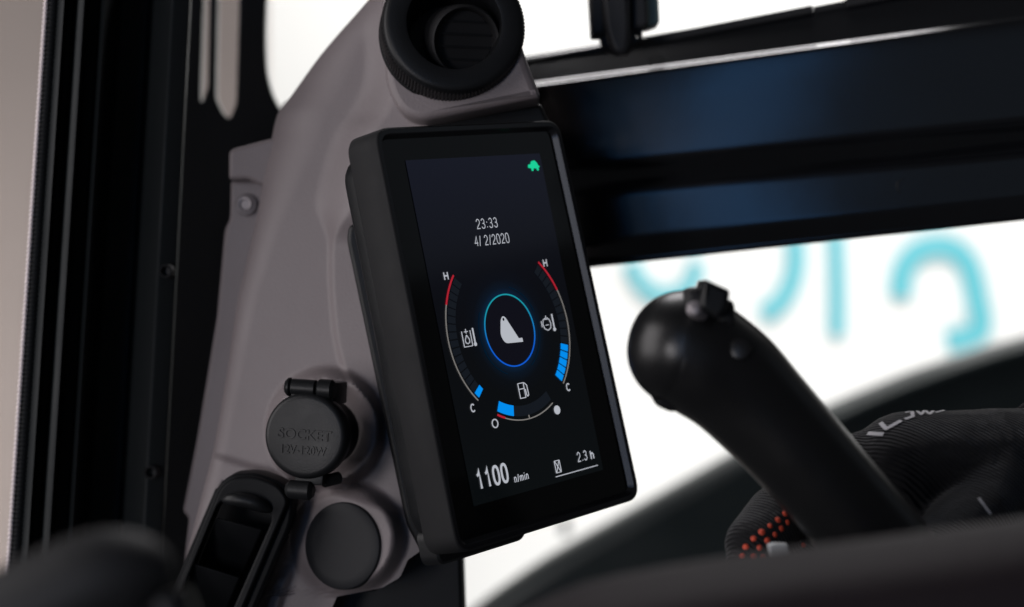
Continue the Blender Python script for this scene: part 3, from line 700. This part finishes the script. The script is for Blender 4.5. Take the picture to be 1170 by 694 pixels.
rm = ho.modifiers.new('r', 'REMESH'); rm.mode = 'VOXEL'; rm.voxel_size = .0014
sm = ho.modifiers.new('s', 'SMOOTH'); sm.factor = .5; sm.iterations = 10
dg = bpy.context.evaluated_depsgraph_get(); hm = bpy.data.meshes.new_from_object(ho.evaluated_get(dg))
bpy.data.objects.remove(ho); hm.name = 'body'
body = link('body', hm, KNIT, per, 0)
for p_ in hm.polygons: p_.use_smooth = True
bmt = bmesh.new(); bmt.from_mesh(hm); tree = BVHTree.FromBMesh(bmt)
def hit(px, py):
    d = (pt(px, py, 1)-CAM).normalized(); r = tree.ray_cast(CAM, d); return (r[0], r[1]) if r[0] is not None else (None, None)
# cuff roll at the wrist
ax = (K[f1][1]-K[wr][1]).normalized(); cc = lerp(K[wr][1], K[f1][1], -.10)
M = frame_mat(cc, ax, Vector((0, 0, 1)))
tor = []
for i in range(13):
    a = 2*math.pi*i/12; tor.append((.0315+.0040*math.cos(a), .005*math.sin(a)))
lathe('glove_cuff', tor, M, SLEEVE, per, 56, 60)
# grip dots on finger pads
bm = bmesh.new(); nd = 0
def blob(p, n, r, h):
    M = frame_mat(p-n*.0003, n, Vector((.2, .1, 1))); rings = [[M @ Vector((r*math.cos(a)*2*math.pi/6.2832, r*math.sin(a), 0)) for a in [2*math.pi*i/14 for i in range(14)]],
        [M @ Vector((r*.75*math.cos(a), r*.75*math.sin(a), h*.7)) for a in [2*math.pi*i/14 for i in range(14)]]]
    R_ = [[bm.verts.new(q) for q in g] for g in rings]; top = bm.verts.new(M @ Vector((0, 0, h)))
    for i in range(14):
        j = (i+1) % 14; bm.faces.new([R_[0][i], R_[0][j], R_[1][j], R_[1][i]]); bm.faces.new([R_[1][i], R_[1][j], top])
for (x, y) in ((852, 625), (861, 615.5), (870.5, 608), (880, 601), (889, 594), (897, 587), (868, 626), (877, 618), (885.5, 611), (893, 604), (848, 634.5), (918, 622.5), (861, 635), (872, 636), (900, 597), (926, 634)):
    p, n = hit(x, y)
    if p: blob(p, n, random.uniform(.0013, .00175), .0008); nd += 1
bm_link('grip_dots', bm, ORANGE, per, 60)
# printed letters running over the back of the glove
def stroke(lines, w):
    bm = bmesh.new()
    for pl in lines:
        pts = []
        for (a, b_) in zip(pl, pl[1:]):
            for j in range(8): pts.append((lerp(a[0], b_[0], j/8), lerp(a[1], b_[1], j/8)))
        pts.append(pl[-1]); q = []
        for (x, y) in pts:
            p, n = hit(x, y)
            if p: q.append((p+n*.0005, n))
        prev = None
        for i, (p, n) in enumerate(q):
            t = (q[min(i+1, len(q)-1)][0]-q[max(i-1, 0)][0]).normalized(); sd = t.cross(n).normalized()*w/2
            row = [bm.verts.new(p+sd), bm.verts.new(p-sd)]
            if prev: bm.faces.new([prev[0], row[0], row[1], prev[1]])
            prev = row
    if len(bm.verts) > 3: bm_link('glove_letter', bm, PRINT, per, 0)
    else: bm.free()
stroke([[(992, 496), (1010, 497)], [(1030, 481.5), (1013, 491), (1006.5, 484)]], .0019)
stroke([[(1034, 472.5), (1042, 471.5), (1043, 477), (1034, 480)]], .0016)
stroke([[(1047, 469.5), (1052, 475), (1057, 470), (1062, 474.5), (1067, 470)]], .0014)
stroke([[(1069, 472.5), (1079, 470)]], .0014)
stroke([[(1118, 570), (1123, 577), (1131, 588)]], .0013)
bmt.free()

# ------------------------------------------------------------------ foreground armrest and lever
ar = empty('armrest', pt(950, 760, .45), 'blurred dark mauve padded armrest along the bottom edge beneath the glove', 'armrest')
top = [(540, 735), (600, 701), (650, 679), (700, 664), (780, 649), (860, 637), (940, 627), (1020, 617), (1100, 606), (1180, 595), (1300, 578), (1500, 556), (1800, 540)]
bm = bmesh.new(); G = []
for (x, y) in dens([Vector(q) for q in top], 3):
    row = []
    for i in range(13):      # cross section: down the near face, over the rounded top, to the far side
        a = math.pi*i/12
        dz = .46-.035*math.cos(a); up_ = .020*math.sin(a)**.6
        base = pt(x, y, .46); row.append(bm.verts.new(Vector((base.x, dz, base.z-.020+up_))))
    row.insert(0, bm.verts.new(Vector((pt(x, y, .46).x, .425, pt(x, y, .46).z-.09)))); row.append(bm.verts.new(Vector((pt(x, y, .46).x, .495, pt(x, y, .46).z-.09))))
    G.append(row)
for a, b_ in zip(G, G[1:]):
    for i in range(len(a)-1): bm.faces.new([a[i], b_[i], b_[i+1], a[i+1]])
    bm.faces.new([a[-1], b_[-1], b_[0], a[0]])
bm.faces.new(G[0]); bm.faces.new(G[-1][::-1])
bm_link('pad', bm, VINYL, ar, 60)
box8('pad_shell', [Vector((x, y, z)) for y in (.428, .492) for x, z in ((pt(560, 0, .46).x, 1.05), (pt(1800, 0, .46).x, 1.05), (pt(1800, 0, .46).x, 1.085), (pt(560, 0, .46).x, 1.085))], BLKP, ar, .004)
lev = empty('lock_lever', pt(-40, 760, .45), 'blurred dark round-ended lever handle rising into the bottom left corner', 'lever')
lp = [(-120, 790, 62), (-40, 742, 62), (40, 698, 62), (110, 664, 58), (150, 656, 50), (175, 656, 38), (192, 660, 22), (198, 662, 8)]
tube('handle', dens([pt(a, b_, .43) for a, b_, r in lp]), dens([r/F*.43 for a, b_, r in lp]), RUBB, lev, 32, smooth=70)
tube('shaft', dens([pt(a, b_, .43) for a, b_ in ((190, 680), (205, 720), (215, 790))]), [.006]*9, SATIN, lev, 16)

# ------------------------------------------------------------------ outside
mp = empty('machine_panel', pt(900, 800, 2.0), 'large dark curved machine panel, far out of focus behind the joystick', 'machine panel')
plate('panel_sheet', fillet([(480, 760), (545, 697), (620, 645), (700, 600), (780, 555), (850, 516), (960, 462), (1050, 425), (1170, 388), (1330, 348), (1700, 300), (2300, 280), (2300, 900), (480, 900)], 30), 2.0, .07, PANEL, mp, bevel=.02)
RAIL = mat('rail_paint', (.022, .032, .033), .4, .4)
tube('edge_rail', [pt(x_, y_, 1.985) for x_, y_ in dens([Vector(q) for q in ((900, 506), (980, 468), (1060, 436), (1170, 401), (1330, 361))], 4)], [.006]*17, RAIL, mp, 10)
bw = empty('white_wall', Vector((0, 4.1, 0)), 'overexposed white display wall with big cyan letters behind the windows', 'wall')
bm = bmesh.new(); bmesh.ops.create_cube(bm, size=1, matrix=Matrix.Translation((1.2, 4.06, 1.4)) @ Matrix.Diagonal((7, .1, 3.4, 1)))
bm_link('wall_panel', bm, WALL, bw, 0)
def letter(pl, w):
    pts = dens([Vector(q) for q in pl], 6); L, R_ = [], []
    for i, p in enumerate(pts):
        t = (pts[min(i+1, len(pts)-1)]-pts[max(i-1, 0)]).normalized(); s = Vector((-t.y, t.x))*w/2; L.append(tuple(p+s)); R_.append(tuple(p-s))
    plate('letter', L+R_[::-1], 3.99, .02, CYAN, bw, bevel=0, smooth=0)
letter([(720, 300), (733, 325), (752, 338), (772, 338), (790, 325), (797, 300)], 17)
letter([(908, 262), (910, 300), (903, 328), (890, 348), (872, 360)], 20)
letter([(955, 262), (957, 320), (957, 384)], 17)
letter([(1030, 340), (1032, 312), (1046, 290), (1070, 281), (1094, 287), (1109, 306), (1117, 340), (1120, 378), (1084, 391)], 24)
tag(plate('wall_fitting', fillet([(641, 596), (650, 596), (652, 612), (640, 612)], 2), 3.0, .05, DARKBLUE, None, bevel=.004), 'tiny blurred dark fitting on the white ground just below the monitor', 'fitting')
bg = bm = bmesh.new(); bmesh.ops.create_cube(bm, size=1, matrix=Matrix.Translation((-1.0, 2.55, 1.2)) @ Matrix.Diagonal((1.236, .1, 2.6, 1)))
bwall = bm_link('beige_wall', bm, BEIGE, None, 0); tag(bwall, 'beige wall out of focus outside the door at the far left edge', 'wall')

# ------------------------------------------------------------------ light
def area(name, loc, aim, size, power, col=(1, 1, 1), size_y=None):
    l = bpy.data.lights.new(name, 'AREA'); l.energy = power; l.color = col; l.size = size
    if size_y: l.shape = 'RECTANGLE'; l.size_y = size_y
    o = bpy.data.objects.new(name, l); COL.objects.link(o); o.location = loc
    o.rotation_euler = (Vector(aim)-Vector(loc)).to_track_quat('-Z', 'Y').to_euler(); return o
area('wall_wash_high', (0.8, 2.6, 2.9), (0.8, 4.0, 1.2), 3.0, 79, (1, .99, .97), .6)
area('wall_wash_low', (1.0, 2.9, -.1), (0.8, 4.0, 1.1), 3.0, 33, (1, .99, .97), .5)
area('door_light', (-1.25, .42, 1.50), (-.10, .80, 1.2), .95, 11.5, (1, .955, .965), 1.2)
sp = MON @ Vector((.0625, -.004, .0015)); nn = (-U*.9+N*.43).normalized(); dd = (sp-CAM).normalized(); rr_ = dd-nn*2*dd.dot(nn)
rl = sp+rr_*2.3; print('REAR', rl)
area('rear_door_light', rl, sp, .36, 11.5, (1, .955, .97), .75)
area('beam_edge_light', (.06, 1.38, 2.1), (.08, 1.0, 1.3), .44, 4.4, (1, .97, .99), .25)  # added unseen lamp, draws the bright line along the beam's upper bevel
area('blue_reflection', (-.42, -1.0, 1.40), (.12, .98, 1.28), .17, 1.1, (.12, .42, 1.0), 1.2)  # added unseen blue lamp, mirrored as the blue patch on the beam
area('glass_haze_light', (1.28, .80, 1.78), (0, .78, 1.3), .55, .09, (.75, .86, 1), .42)  # added dim lamp, no window modelled; soft haze on the monitor glass
area('beam_fill_light', (-.35, -2.6, 1.65), (.2, .95, 1.3), 2.2, 1.3, (.50, .72, 1), 1.6)  # added unseen bluish lamp, lifts the black of the glossy beam
area('beige_wash', (-1.25, 1.7, .9), (-1.0, 2.5, .95), .5, 6.5, (1, .96, .94), .5)
w = bpy.data.worlds.new('World'); sc.world = w; w.use_nodes = True
w.node_tree.nodes['Background'].inputs[0].default_value = (.9, .93, 1, 1); w.node_tree.nodes['Background'].inputs[1].default_value = .045

# ------------------------------------------------------------------ camera
cd = bpy.data.cameras.new('camera'); cam = bpy.data.objects.new('camera', cd); COL.objects.link(cam)
cam.location = CAM; cam.rotation_euler = (math.radians(90), 0, 0)
cd.sensor_width = 36; cd.lens = F/1170*36; cd.clip_start = .02; cd.clip_end = 50
cd.dof.use_dof = True; cd.dof.focus_distance = .757; cd.dof.aperture_fstop = 4.5; cd.dof.aperture_blades = 0
sc.camera = cam
sc.view_settings.view_transform = 'Standard'; sc.view_settings.look = 'None'; sc.view_settings.exposure = 0; sc.view_settings.gamma = 1
sc.cycles.max_bounces = 8; sc.cycles.sample_clamp_indirect = 4
